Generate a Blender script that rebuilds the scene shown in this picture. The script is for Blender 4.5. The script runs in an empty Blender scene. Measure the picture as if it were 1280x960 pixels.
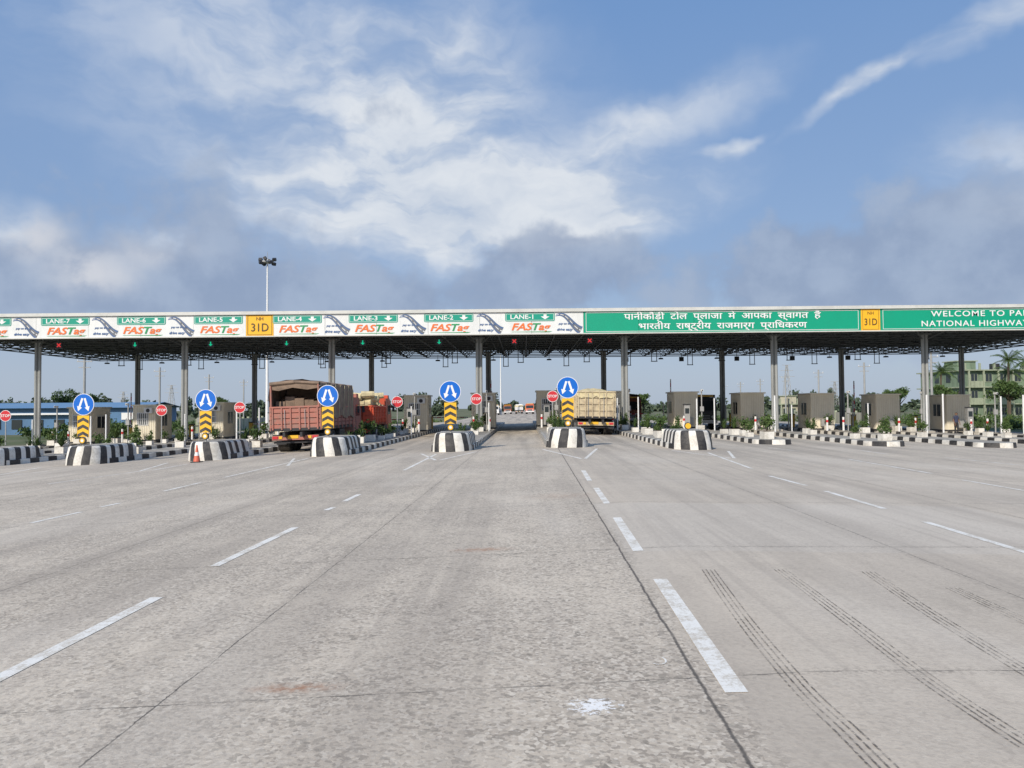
import bpy, math, random
import numpy as np
from mathutils import Vector, Matrix, Euler
random.seed(7)
S = bpy.context.scene
COL = S.collection
S.view_settings.view_transform = 'Standard'
S.view_settings.look = 'None'
S.view_settings.exposure = 0

CAMH = 1.72
XC = 1.9
def gz(x):
    if x < XC: return -0.028*(XC-max(x,-40.0))
    return -0.018*(min(x,46.0)-XC)

# ------------------------------------------------------------------ materials
def new_mat(name):
    m = bpy.data.materials.new(name); m.use_nodes = True
    nt = m.node_tree
    return m, nt, nt.nodes["Principled BSDF"]

class NT:
    def __init__(s, nt): s.nt = nt
    def n(s, t, **kw):
        nd = s.nt.nodes.new(t)
        for k, v in kw.items(): setattr(nd, k, v)
        return nd
    def put(s, sock, v):
        if v is None: return
        if isinstance(v, bpy.types.NodeSocket): s.nt.links.new(v, sock)
        else: sock.default_value = v
    def m(s, op, a, b=None, c=None, clamp=False):
        nd = s.n('ShaderNodeMath', operation=op); nd.use_clamp = clamp
        s.put(nd.inputs[0], a); s.put(nd.inputs[1], b); s.put(nd.inputs[2], c)
        return nd.outputs[0]
    def mix(s, f, a, b, bt='MIX'):
        nd = s.n('ShaderNodeMix', data_type='RGBA', blend_type=bt)
        s.put(nd.inputs[0], f)
        for i, v in ((6, a), (7, b)):
            if isinstance(v, tuple) and len(v) == 3: v = (*v, 1)
            s.put(nd.inputs[i], v)
        return nd.outputs[2]
    def ramp(s, v, a, b, lo=0.0, hi=1.0, smooth=True):
        nd = s.n('ShaderNodeMapRange'); nd.interpolation_type = 'SMOOTHSTEP' if smooth else 'LINEAR'
        nd.clamp = True
        s.put(nd.inputs[0], v); nd.inputs[1].default_value = a; nd.inputs[2].default_value = b
        nd.inputs[3].default_value = lo; nd.inputs[4].default_value = hi
        return nd.outputs[0]
    def noise(s, vec, scale, detail=4, rough=0.55, dist=0.0):
        nd = s.n('ShaderNodeTexNoise'); s.put(nd.inputs['Vector'], vec)
        nd.inputs['Scale'].default_value = scale; nd.inputs['Detail'].default_value = detail
        nd.inputs['Roughness'].default_value = rough; nd.inputs['Distortion'].default_value = dist
        return nd.outputs['Fac']

def paint(name, col, rough=0.6, metal=0.0, dirt=0.35, scale=1.5, dirtcol=None, bump=0.0, streak=False):
    m, nt, b = new_mat(name); g = NT(nt)
    geo = g.n('ShaderNodeNewGeometry')
    pos = geo.outputs['Position']
    if streak:
        mp = g.n('ShaderNodeMapping'); g.put(mp.inputs[0], pos); mp.inputs['Scale'].default_value = (3, 3, 0.5); pos2 = mp.outputs[0]
    else: pos2 = pos
    f = g.noise(pos2, scale, 3, 0.65)
    f2 = g.noise(pos, scale*11, 1, 0.6)
    ff = g.m('ADD', g.m('MULTIPLY', f, 0.75), g.m('MULTIPLY', f2, 0.25))
    fac = g.ramp(ff, 0.42, 0.66, 0, dirt)
    dc = dirtcol or tuple(c*0.45+0.02 for c in col)
    c = g.mix(fac, col, dc)
    g.put(b.inputs['Base Color'], c)
    b.inputs['Roughness'].default_value = rough; b.inputs['Metallic'].default_value = metal
    if bump:
        bn = g.n('ShaderNodeBump'); bn.inputs['Strength'].default_value = bump; bn.inputs['Distance'].default_value = 0.02
        g.put(bn.inputs['Height'], f2); g.put(b.inputs['Normal'], bn.outputs[0])
    return m

def leafmat(name, c1, c2):
    m, nt, b = new_mat(name); g = NT(nt)
    geo = g.n('ShaderNodeNewGeometry')
    f = g.noise(geo.outputs['Position'], 0.35, 2)
    r = geo.outputs['Random Per Island']
    f = g.m('ADD', g.m('MULTIPLY', g.ramp(f, 0.35, 0.65), 0.5), g.m('MULTIPLY', r, 0.5))
    g.put(b.inputs['Base Color'], g.mix(f, c1, c2))
    b.inputs['Roughness'].default_value = 0.6
    b.inputs['Specular IOR Level'].default_value = 0.25
    return m

def emit(name, col, s):
    m, nt, b = new_mat(name)
    b.inputs['Base Color'].default_value = (*col, 1)
    b.inputs['Emission Color'].default_value = (*col, 1)
    b.inputs['Emission Strength'].default_value = s
    return m

WHITE = paint('white_paint', (0.80,0.77,0.70), 0.6, dirt=0.6, scale=1.2, dirtcol=(0.42,0.38,0.31), bump=0.2)
BLACK = paint('black_paint', (0.026,0.026,0.028), 0.6, dirt=0.65, scale=1.2, dirtcol=(0.11,0.10,0.09), bump=0.2)
CONC = paint('island_concrete', (0.38,0.35,0.30), 0.9, dirt=0.6, scale=1.0, bump=0.3)
PANELW = paint('panel_white', (0.76,0.77,0.75), 0.4, dirt=0.18, scale=0.6, streak=True)
CAPW = paint('cap_white', (0.62,0.62,0.58), 0.5, dirt=0.3, scale=0.8)
GREEN = paint('sign_green', (0.0,0.33,0.19), 0.45, dirt=0.2, scale=0.5, dirtcol=(0.01,0.24,0.14))
GREEN2 = paint('lane_green', (0.0,0.31,0.21), 0.45, dirt=0.1)
ORANGE = paint('sign_amber', (0.88,0.47,0.02), 0.45, dirt=0.15, dirtcol=(0.7,0.36,0.02))
LETW = paint('letter_white', (0.80,0.80,0.79), 0.5, dirt=0.08)
LETB = paint('letter_dark', (0.09,0.06,0.02), 0.5, dirt=0.05)
FORA = paint('letter_orange', (0.80,0.17,0.03), 0.5, dirt=0.05)
FGRE = paint('letter_green', (0.02,0.30,0.10), 0.5, dirt=0.05)
NAVY = paint('graphic_navy', (0.05,0.13,0.32), 0.5, dirt=0.1)
ASPH = paint('graphic_grey', (0.15,0.16,0.18), 0.5, dirt=0.1)
STEEL = paint('column_steel', (0.33,0.34,0.33), 0.45, dirt=0.5, scale=1.0, streak=True, dirtcol=(0.19,0.18,0.16))
STEEL2 = paint('column_web', (0.15,0.155,0.15), 0.5, dirt=0.5, scale=1.0, streak=True)
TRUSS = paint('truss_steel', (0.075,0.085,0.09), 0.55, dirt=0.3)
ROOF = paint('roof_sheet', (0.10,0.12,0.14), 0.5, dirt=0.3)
DARK = paint('dark_metal', (0.03,0.03,0.033), 0.5, dirt=0.3)
GREYP = paint('pole_grey', (0.38,0.38,0.37), 0.5, dirt=0.3)
BEIGE = paint('booth_beige', (0.76,0.69,0.54), 0.5, dirt=0.4, scale=1.2, streak=True, dirtcol=(0.56,0.49,0.36))
BEIGE2 = paint('booth_trim', (0.82,0.76,0.62), 0.5, dirt=0.4, dirtcol=(0.60,0.54,0.42))
GLASS = paint('dark_glass', (0.03,0.04,0.045), 0.12, dirt=0.2)
BLUE = paint('sign_blue', (0.0,0.13,0.56), 0.4, dirt=0.08)
RED = paint('sign_red', (0.60,0.03,0.04), 0.4, dirt=0.1)
YEL = paint('chevron_yellow', (0.85,0.48,0.03), 0.4, dirt=0.15, dirtcol=(0.6,0.36,0.04))
ORC = paint('cone_orange', (0.70,0.16,0.09), 0.5, dirt=0.3)
TYRE = paint('tyre_rubber', (0.022,0.021,0.02), 0.85, dirt=0.7, dirtcol=(0.10,0.085,0.07))
TARP = paint('tarpaulin', (0.27,0.19,0.135), 0.85, dirt=0.8, scale=2.5, dirtcol=(0.15,0.11,0.085), bump=0.5)
WOODR = paint('truck_red_boards', (0.42,0.16,0.12), 0.75, dirt=0.9, scale=3, dirtcol=(0.29,0.18,0.145), bump=0.3)
TRED = paint('cab_red', (0.62,0.09,0.04), 0.35, dirt=0.5, scale=2, dirtcol=(0.4,0.12,0.07))
RUST = paint('cab_rust', (0.34,0.11,0.06), 0.5, dirt=0.5, scale=2)
CREAM = paint('tipper_cream', (0.58,0.48,0.31), 0.65, dirt=0.9, scale=2.4, dirtcol=(0.32,0.25,0.17))
SACK = paint('sacks', (0.66,0.56,0.33), 0.9, dirt=0.6, scale=4, dirtcol=(0.35,0.3,0.2), bump=0.5)
DKT = paint('truck_dark', (0.05,0.055,0.065), 0.5, dirt=0.5)
LEAF = leafmat('shrub_leaves', (0.035,0.070,0.018), (0.10,0.15,0.045))
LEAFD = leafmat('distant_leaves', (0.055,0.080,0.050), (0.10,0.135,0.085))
TRUNK = paint('bark', (0.12,0.09,0.06), 0.9, dirt=0.5, bump=0.5)
WALLY = paint('building_grey_green', (0.20,0.27,0.18), 0.8, dirt=0.7, scale=0.4, streak=True, dirtcol=(0.11,0.14,0.10))
TRIMG = paint('building_trim_green', (0.36,0.40,0.28), 0.8, dirt=0.6, scale=0.4, streak=True)
WALLG = paint('building_cream', (0.46,0.43,0.33), 0.8, dirt=0.6, scale=0.4, streak=True)
SHEDB = paint('shed_blue', (0.09,0.20,0.36), 0.5, dirt=0.4, scale=0.3)
SOIL = paint('soil', (0.13,0.09,0.06), 0.95, dirt=0.5)
SKIN = paint('skin', (0.22,0.12,0.075), 0.6, dirt=0.1)
SHIRT = paint('shirt_navy', (0.05,0.06,0.11), 0.9, dirt=0.3)
PANTS = paint('trousers_dark', (0.035,0.035,0.04), 0.9, dirt=0.3)
HAIR = paint('hair_black', (0.012,0.011,0.010), 0.7, dirt=0.1)

# ------------------------------------------------------------------ mesh builder
class MB:
    def __init__(s): s.v=[]; s.f=[]; s.mi=[]; s.mats=[]
    def mat(s, m):
        if m not in s.mats: s.mats.append(m)
        return s.mats.index(m)
    def face(s, pts, m):
        b=len(s.v); s.v += [tuple(p) for p in pts]; s.f.append(tuple(range(b,b+len(pts)))); s.mi.append(s.mat(m))
    def box(s, c, d, m, rot=None):
        b=len(s.v); k=s.mat(m)
        R = Euler(rot).to_matrix() if rot else None
        for x in (-.5,.5):
            for y in (-.5,.5):
                for z in (-.5,.5):
                    p=Vector((x*d[0],y*d[1],z*d[2]))
                    if R: p=R@p
                    s.v.append((p.x+c[0],p.y+c[1],p.z+c[2]))
        for q in ((0,1,3,2),(4,6,7,5),(0,4,5,1),(2,3,7,6),(0,2,6,4),(1,5,7,3)):
            s.f.append(tuple(b+i for i in q)); s.mi.append(k)
    def cyl(s, p0, p1, r, m, n=12, r2=None, cap=True):
        p0=Vector(p0); p1=Vector(p1); r2 = r if r2 is None else r2
        z=(p1-p0).normalized()
        a=Vector((1,0,0)) if abs(z.x)<.9 else Vector((0,1,0))
        x=z.cross(a).normalized(); y=z.cross(x)
        b=len(s.v); k=s.mat(m)
        for i in range(n):
            t=2*math.pi*i/n+math.pi/n; d=x*math.cos(t)+y*math.sin(t)
            s.v.append(tuple(p0+d*r)); s.v.append(tuple(p1+d*r2))
        for i in range(n):
            j=(i+1)%n
            s.f.append((b+2*i,b+2*j,b+2*j+1,b+2*i+1)); s.mi.append(k)
        if cap:
            s.f.append(tuple(b+2*i for i in reversed(range(n)))); s.mi.append(k)
            s.f.append(tuple(b+2*i+1 for i in range(n))); s.mi.append(k)
    def leaves(s, c, rad, n, size, m, shell=0.5):
        k=s.mat(m)
        for _ in range(n):
            d=Vector((random.gauss(0,1),random.gauss(0,1),random.gauss(0,1))).normalized()
            r=(shell+(1-shell)*random.random())*random.uniform(.8,1.1)
            p=Vector((c[0]+d.x*rad[0]*r, c[1]+d.y*rad[1]*r, c[2]+d.z*rad[2]*r))
            R=Euler((random.uniform(0,6.28),random.uniform(0,6.28),random.uniform(0,6.28))).to_matrix()
            sz=size*random.uniform(.6,1.3); b=len(s.v)
            for q in ((-.5,0,0),(0,-.3,0),(.5,0,0),(0,.3,.1)):
                s.v.append(tuple(p+R@(Vector(q)*sz)))
            s.f.append((b,b+1,b+2,b+3)); s.mi.append(k)
    def mesh(s, name, smooth=False):
        me=bpy.data.meshes.new(name); me.from_pydata(s.v,[],s.f)
        for m in s.mats: me.materials.append(m)
        me.polygons.foreach_set('material_index', s.mi)
        if smooth: me.polygons.foreach_set('use_smooth',[True]*len(s.f))
        me.update(); return me
    def obj(s, name, loc=(0,0,0), rz=0, bevel=0, smooth=False):
        return put(s.mesh(name,smooth), name, loc, rz, bevel)

def put(me, name, loc=(0,0,0), rz=0, bevel=0, parent=None, scale=None):
    o=bpy.data.objects.new(name, me); COL.objects.link(o)
    o.location=loc; o.rotation_euler=(0,0,rz)
    if scale: o.scale=(scale,)*3
    if bevel:
        b=o.modifiers.new('bevel','BEVEL'); b.width=bevel; b.segments=1; b.limit_method='ANGLE'
    if parent: o.parent=parent
    return o

def text_mesh(txt, size, mat, name, shear=0, bold=0, sx=1.0, align='CENTER', space=1.0):
    cu=bpy.data.curves.new(name,'FONT'); cu.body=txt; cu.size=size; cu.align_x=align; cu.align_y='CENTER'
    cu.shear=shear; cu.offset=bold; cu.extrude=0.004; cu.space_character=space; cu.resolution_u=3
    cu.materials.append(mat)
    o=bpy.data.objects.new(name+'_tmp',cu); COL.objects.link(o)
    bpy.context.view_layer.update()
    me=bpy.data.meshes.new_from_object(o.evaluated_get(bpy.context.evaluated_depsgraph_get()))
    bpy.data.objects.remove(o)
    me.name=name
    me.transform(Matrix.Rotation(math.pi/2,4,'X')@Matrix.Scale(sx,4,Vector((1,0,0))))
    return me

# ------------------------------------------------------------------ camera
cam=bpy.data.cameras.new('camera'); co=bpy.data.objects.new('camera',cam); COL.objects.link(co)
cam.sensor_width=36; cam.lens=27.0; cam.clip_start=0.1; cam.clip_end=9000
CM = Matrix.Translation((0,0,CAMH)) @ Matrix.Rotation(math.radians(0.9),4,'Z') @ Matrix.Rotation(math.radians(91.79),4,'X') @ Matrix.Rotation(math.radians(-0.43),4,'Z')
co.matrix_world = CM
S.camera=co
CR=CM.to_3x3()
def survey(px,py):
    """measured photo point -> point on the real cross-falling road surface (metres)"""
    d=CR@Vector(((px-640)/960,-(py-480)/960,-1)); z=0
    for _ in range(30):
        t=(z-CAMH)/d.z; x=d.x*t; z=gz(x)
    return d.x*t,d.y*t

# ------------------------------------------------------------------ sun
SUN_EL=34
sd=bpy.data.lights.new('sun','SUN'); sd.energy=4.0; sd.angle=math.radians(1.5); sd.color=(1.0,0.92,0.80)
so=bpy.data.objects.new('sun',sd); COL.objects.link(so); so.rotation_euler=(math.radians(90-SUN_EL),0,math.radians(-28)); so.location=(-20,-30,40)

# ------------------------------------------------------------------ sky
w=bpy.data.worlds.new('World'); S.world=w; w.use_nodes=True
nt=w.node_tree; g=NT(nt); bg=nt.nodes['Background']; bg.inputs['Strength'].default_value=0.115
sky=g.n('ShaderNodeTexSky'); sky.sky_type='NISHITA'; sky.sun_disc=False
sky.sun_elevation=math.radians(SUN_EL); sky.sun_rotation=math.radians(208); sky.dust_density=2.0
tc=g.n('ShaderNodeTexCoord'); sp=g.n('ShaderNodeSeparateXYZ'); g.put(sp.inputs[0],tc.outputs['Generated'])
az=g.m('ARCTAN2',sp.outputs[0],sp.outputs[1]); el=g.m('ARCSINE',sp.outputs[2])
cb=g.n('ShaderNodeCombineXYZ'); g.put(cb.inputs[0],az); g.put(cb.inputs[1],el); AE=cb.outputs[0]
wn=g.n('ShaderNodeTexNoise'); g.put(wn.inputs['Vector'],AE); wn.inputs['Scale'].default_value=7; wn.inputs['Detail'].default_value=4; wn.inputs['Roughness'].default_value=0.58
vs=g.n('ShaderNodeVectorMath',operation='SUBTRACT'); g.put(vs.inputs[0],wn.outputs['Color']); vs.inputs[1].default_value=(.5,.5,.5)
vm=g.n('ShaderNodeVectorMath',operation='MULTIPLY'); g.put(vm.inputs[0],vs.outputs[0]); vm.inputs[1].default_value=(0.14,0.09,0)
va=g.n('ShaderNodeVectorMath',operation='ADD'); g.put(va.inputs[0],AE); g.put(va.inputs[1],vm.outputs[0]); AW=va.outputs[0]
def P(px,py):
    a=math.atan((px-655)/960); return a, math.atan((510-(py+0.0075*(px-655)))/960*math.cos(a))
def blob(px,py,rx,ry,rot=0,amp=1.0,vec=None,hard=0.0):
    a,e=P(px,py); mp=g.n('ShaderNodeMapping',vector_type='TEXTURE')
    g.put(mp.inputs[0], vec or AW); mp.inputs['Location'].default_value=(a,e,0)
    mp.inputs['Rotation'].default_value=(0,0,math.radians(rot)); mp.inputs['Scale'].default_value=(rx/960,ry/960,1)
    ln=g.n('ShaderNodeVectorMath',operation='LENGTH'); g.put(ln.inputs[0],mp.outputs[0])
    return g.ramp(ln.outputs['Value'],hard,1.0,amp,0.0)
def addall(L):
    r=L[0]
    for x in L[1:]: r=g.m('ADD',r,x)
    return r
mpw=g.n('ShaderNodeMapping'); g.put(mpw.inputs[0],AW); mpw.inputs['Rotation'].default_value=(0,0,math.radians(-20)); mpw.inputs['Scale'].default_value=(1.0,2.5,1)
wisp=g.noise(mpw.outputs[0],6,5,0.55,0.0)
puff=g.noise(AE,11,6,0.56,0.0)
mass=blob(700,262,290,82,8,1.35)
white=addall([
 blob(400,110,520,260,-20,0.66), blob(480,255,270,120,0,0.70), mass, blob(550,110,170,200,0,0.45),
 blob(810,150,230,50,14,0.62), blob(1092,97,130,18,24,0.75), blob(1250,14,100,26,26,0.6), blob(916,176,46,14,6,0.7),
 blob(105,338,90,52,0,0.9), blob(0,292,85,45,0,0.8), blob(195,302,100,48,0,0.6), blob(1280,225,150,100,0,0.6)])
wm=g.m('MULTIPLY',white,g.ramp(wisp,0.30,0.66,0.42,1.25))
wm=g.m('MULTIPLY',wm,g.ramp(puff,0.3,0.6,0.85,1.05),clamp=True)
gfield=addall([
 blob(690,330,165,80,0,1.25,hard=0.1), blob(1110,345,400,125,0,1.0,hard=0.2), blob(230,300,360,165,0,0.72),
 blob(485,132,95,48,5,0.50), blob(60,350,260,75,0,0.7), blob(480,385,420,62,0,0.95), blob(1250,200,190,80,0,0.45)])
gsum=g.m('ADD',gfield,g.m('MULTIPLY',g.m('SUBTRACT',puff,0.5),2.0))
gm=g.ramp(gsum,0.30,0.80)
K=9.2
def c10(r,g_,b): return (r*K,g_*K,b*K)
s1=g.ramp(el,0.0,0.16,0,1,False); s2=g.ramp(el,0.14,0.48,0,1,False)
base=g.mix(s2,g.mix(s1,c10(0.46,0.54,0.66),c10(0.27,0.39,0.61)),c10(0.17,0.315,0.60))
base=g.mix(0.2,base,sky.outputs[0])
lump=g.ramp(puff,0.38,0.64)
gcol=g.mix(lump,c10(0.265,0.335,0.475),c10(0.35,0.425,0.56))
gcol=g.mix(g.ramp(el,0.02,0.13,0.75,0,False),gcol,c10(0.39,0.465,0.60))
wcol=g.mix(g.ramp(wisp,0.3,0.66),c10(0.50,0.57,0.68),c10(0.72,0.755,0.80))
c=g.mix(g.m('MULTIPLY',wm,0.94),base,wcol)
c=g.mix(g.m('MULTIPLY',gm,0.82),c,gcol)
crown=g.m('MULTIPLY',addall([blob(108,332,70,38,0,1.0),blob(3,288,66,30,0,0.9),blob(188,302,76,30,0,0.45)]),g.ramp(puff,0.36,0.56,0.1,1.1),clamp=True)
c=g.mix(g.m('MULTIPLY',crown,0.7),c,c10(0.66,0.67,0.71))
g.put(bg.inputs['Color'],c)

# ------------------------------------------------------------------ ground + road
def sheet(name, xs, ys, dz, mat):
    v=[];f=[]
    for y in ys:
        for x in xs: v.append((x,y,gz(x)+dz))
    n=len(xs)
    for j in range(len(ys)-1):
        for i in range(n-1): f.append((j*n+i,j*n+i+1,(j+1)*n+i+1,(j+1)*n+i))
    me=bpy.data.meshes.new(name); me.from_pydata(v,[],f); me.materials.append(mat); me.update()
    o=bpy.data.objects.new(name,me); COL.objects.link(o); return o
GR,nt_,b_=new_mat('grass_ground'); g=NT(nt_)
pos=g.n('ShaderNodeNewGeometry').outputs['Position']
f=g.noise(pos,0.05,4); f2=g.noise(pos,1.5,3)
c=g.mix(g.ramp(f,.4,.6),(0.09,0.12,0.04),(0.20,0.18,0.11)); c=g.mix(g.m('MULTIPLY',f2,0.5),c,(0.06,0.09,0.03))
g.put(b_.inputs['Base Color'],c); b_.inputs['Roughness'].default_value=0.95
sheet('ground',[-4000,-400,-40,XC,46,400,4000],[-60,0,100,400,5000],-0.04,GR)

RM,nt_,b_=new_mat('concrete_road'); g=NT(nt_)
pos=g.n('ShaderNodeNewGeometry').outputs['Position']
sp=g.n('ShaderNodeSeparateXYZ'); g.put(sp.inputs[0],pos); X,Y=sp.outputs[0],sp.outputs[1]
def mapped(sc,rot=0):
    mp=g.n('ShaderNodeMapping'); g.put(mp.inputs[0],pos); mp.inputs['Scale'].default_value=sc; mp.inputs['Rotation'].default_value=(0,0,rot); return mp.outputs[0]
big=g.noise(pos,0.28,3,0.6); mid=g.noise(pos,2.2,4,0.65); fine=g.noise(pos,26,3,0.7)
streak=g.noise(mapped((1.1,0.045,1)),1.0,3,0.6); streak2=g.noise(mapped((5,0.12,1),0.03),1.0,2,0.6)
vo=g.n('ShaderNodeTexVoronoi'); g.put(vo.inputs['Vector'],pos); vo.inputs['Scale'].default_value=46
vs_=g.n('ShaderNodeSeparateColor'); g.put(vs_.inputs[0],vo.outputs['Color'])
vo2=g.n('ShaderNodeTexVoronoi'); g.put(vo2.inputs['Vector'],pos); vo2.inputs['Scale'].default_value=24
vs2=g.n('ShaderNodeSeparateColor'); g.put(vs2.inputs[0],vo2.outputs['Color'])
c=g.mix(g.ramp(big,.35,.65),(0.640,0.555,0.440),(0.520,0.450,0.360))
c=g.mix(g.ramp(mid,.35,.7,0,.5),c,(0.44,0.375,0.295))
smooth=g.m('MULTIPLY',g.ramp(X,1.15,1.35),g.ramp(Y,40,12,0,1))
c=g.mix(g.m('MULTIPLY',smooth,0.5),c,(0.575,0.50,0.405))
slab=g.m('MULTIPLY',g.m('MULTIPLY',g.ramp(Y,9.25,9.35),g.ramp(Y,14.0,13.9)),g.m('MULTIPLY',g.ramp(X,1.2,1.25),g.ramp(X,7.9,7.8)))
c=g.mix(g.m('MULTIPLY',slab,0.35),c,(0.60,0.55,0.475))
rough_zone=g.m('SUBTRACT',1.0,g.m('MULTIPLY',smooth,0.78))
rz=g.m('MULTIPLY',rough_zone,g.ramp(g.m('ADD',g.m('MULTIPLY',mid,.6),g.m('MULTIPLY',big,.4)),.3,.6,.35,1.0))
c=g.mix(g.m('MULTIPLY',g.m('MULTIPLY',g.ramp(vs_.outputs[0],0.60,0.80),rz),0.62),c,(0.22,0.185,0.15))
c=g.mix(g.m('MULTIPLY',g.m('MULTIPLY',g.ramp(vs_.outputs[1],0.72,0.86),rz),0.55),c,(0.78,0.70,0.58))
c=g.mix(g.m('MULTIPLY',g.m('MULTIPLY',g.ramp(vs2.outputs[0],0.84,0.93),rz),0.5),c,(0.74,0.66,0.54))
c=g.mix(g.m('MULTIPLY',g.m('MULTIPLY',g.ramp(vs2.outputs[1],0.86,0.95),rz),0.55),c,(0.20,0.175,0.14))
c=g.mix(g.m('MULTIPLY',g.ramp(fine,.45,.7),0.3),c,(0.34,0.29,0.24))
c=g.mix(g.ramp(streak,.44,.68,0,.40),c,(0.33,0.285,0.235))
c=g.mix(g.ramp(streak2,.50,.72,0,.24),c,(0.29,0.25,0.21))
oil=g.m('MULTIPLY',g.ramp(Y,22,50),g.ramp(streak,.38,.6,0.05,.5))
c=g.mix(oil,c,(0.23,0.205,0.175))
c=g.mix(g.m('MULTIPLY',g.ramp(g.noise(mapped((0.35,0.12,1)),1.0,3,.6),.48,.68,0,.45),g.ramp(fine,.3,.6,1,.5)),c,(0.69,0.62,0.52))
wob=g.m('MULTIPLY',g.m('SUBTRACT',mid,0.5),0.05)
wob2=g.m('MULTIPLY',g.m('SUBTRACT',fine,0.5),0.022)
ww=g.m('ADD',wob,wob2)
xj=g.m('ADD',g.m('ADD',g.m('SUBTRACT',X,1.04),g.m('MULTIPLY',Y,-0.012)),ww)
fx=g.m('MULTIPLY',g.m('ABSOLUTE',g.m('SUBTRACT',g.m('FRACT',g.m('ADD',g.m('DIVIDE',xj,3.4),0.5)),0.5)),3.4)
yj=g.m('ADD',g.m('ADD',g.m('SUBTRACT',Y,4.95),g.m('MULTIPLY',X,-0.06)),ww)
fy=g.m('MULTIPLY',g.m('ABSOLUTE',g.m('SUBTRACT',g.m('FRACT',g.m('ADD',g.m('DIVIDE',yj,4.5),0.5)),0.5)),4.5)
main=g.m('MULTIPLY',g.ramp(g.m('ABSOLUTE',xj),0.004,0.018,1,0),g.ramp(mid,.3,.45,.6,1))
jx=g.m('MULTIPLY',g.ramp(fx,0.002,0.010,1,0),g.ramp(mid,.35,.6,.25,1))
jy=g.m('MULTIPLY',g.ramp(fy,0.002,0.010,1,0),g.ramp(mid,.38,.6,.25,.95))
j=g.m('MAXIMUM',g.m('MAXIMUM',jx,jy),main)
spall=g.m('MULTIPLY',g.ramp(g.m('MINIMUM',fx,fy),0.0,0.12,1,0),g.ramp(fine,.45,.6,0,.4))
c=g.mix(spall,c,(0.27,0.23,0.185))
c=g.mix(g.m('MULTIPLY',j,0.85),c,(0.07,0.062,0.055))
edge_n=g.noise(pos,12,3,.7)
def spot(x,y,rx,ry,amp,lo=.1):
    mp=g.n('ShaderNodeMapping',vector_type='TEXTURE'); g.put(mp.inputs[0],pos); mp.inputs['Location'].default_value=(x,y,0); mp.inputs['Scale'].default_value=(rx,ry,50)
    ln=g.n('ShaderNodeVectorMath',operation='LENGTH'); g.put(ln.inputs[0],mp.outputs[0])
    return g.m('MULTIPLY',g.ramp(ln.outputs['Value'],0,1,amp,0),g.ramp(edge_n,.38,.6,lo,1.0),clamp=True)
for q in ((370,860,.42,.14,.8),(602,687,.55,.22,.75),(700,620,1.2,.8,.25)):
    x,y=survey(q[0],q[1]); c=g.mix(spot(x,y,*q[2:]),c,(0.36,0.18,0.10))
c=g.mix(spot(4.2,6.8,1.6,1.6,.35,.4),c,(0.29,0.25,0.20)); c=g.mix(spot(-5,9,1.8,2.6,.3,.4),c,(0.31,0.265,0.21)); c=g.mix(spot(9,15,3,3,.35,.4),c,(0.31,0.27,0.225))
x,y=survey(742,882); 
mp=g.n('ShaderNodeMapping',vector_type='TEXTURE'); g.put(mp.inputs[0],pos); mp.inputs['Location'].default_value=(x,y,0); mp.inputs['Scale'].default_value=(.21,.20,50)
ln=g.n('ShaderNodeVectorMath',operation='LENGTH'); g.put(ln.inputs[0],mp.outputs[0])
spl=g.m('ADD',g.ramp(ln.outputs['Value'],0,1,0.75,0,False),g.m('MULTIPLY',g.m('SUBTRACT',g.noise(pos,24,4,.7),0.5),2.4))
spl=g.m('MULTIPLY',g.ramp(spl,.32,.55,0,.95),g.ramp(ln.outputs['Value'],0.8,1.0,1,0))
c=g.mix(spl,c,(0.86,0.85,0.82))
g.put(b_.inputs['Base Color'],c); b_.inputs['Roughness'].default_value=0.9
bn=g.n('ShaderNodeBump'); bn.inputs['Strength'].default_value=0.5; bn.inputs['Distance'].default_value=0.008
g.put(bn.inputs['Height'],fine); g.put(b_.inputs['Normal'],bn.outputs[0])
sheet('road',[-38,XC,44],[-25,120],0.0,RM)
sheet('highway',[-12,XC,15],[120,600,2500],0.0,RM)

# ------------------------------------------------------------------ markings
MK,nt_,b_=new_mat('road_paint'); g=NT(nt_)
pos=g.n('ShaderNodeNewGeometry').outputs['Position']
n1=g.noise(pos,3,3,.7); n2=g.noise(pos,40,3,.7)
ff=g.m('ADD',g.m('MULTIPLY',n1,.55),g.m('MULTIPLY',n2,.45))
wear=g.ramp(ff,.44,.60,0,.85)
g.put(b_.inputs['Base Color'],g.mix(wear,(0.82,0.80,0.74),(0.53,0.47,0.38))); b_.inputs['Roughness'].default_value=.8
mk=MB()
def stroke(x0,y0,x1,y1,wd,mat=MK,dz=0.004,b=mk):
    d=Vector((x1-x0,y1-y0,0)); L=d.length; n=Vector((-d.y,d.x,0))/L*wd/2
    pts=[]
    for (x,y,s_) in ((x0,y0,-1),(x1,y1,-1),(x1,y1,1),(x0,y0,1)):
        px_=x+n.x*s_; py_=y+n.y*s_; pts.append((px_,py_,gz(px_)+dz))
    b.face(pts,mat)
def dash(xa,ya,xb,yb,wd=.12):
    a=survey(xa,ya); b_2=survey(xb,yb); stroke(*a,*b_2,wd)
for q in ((921,866,825,724,.14),(798,689,771,647,.13),(759,630,745,610,.12),(737,601,729,588,.12),
          (-60,878,196,747,.13),(268,708,370,659,.12),(407,638,418,634,.12),(430,627,449,618,.12),
          (38,654,102,640,.11),(125,634,150,629,.11),(205,614,252,603,.11),(280,597,385,573,.10),
          (60,605,190,587,.09),(0,596,60,589,.09),(190,588,235,580,.09),
          (1300,696,1155,652,.12),(1105,636,1032,614,.12),(1007,607,962,595,.12),(940,586,885,566,.11),
          (1330,622,1203,600,.11),(1165,592,1060,574,.11),(1000,564,960,560,.10),
          (1290,583,1180,572,.11),(1110,568,1075,563,.10),(505,588,545,568,.11)): dash(*q)
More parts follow.
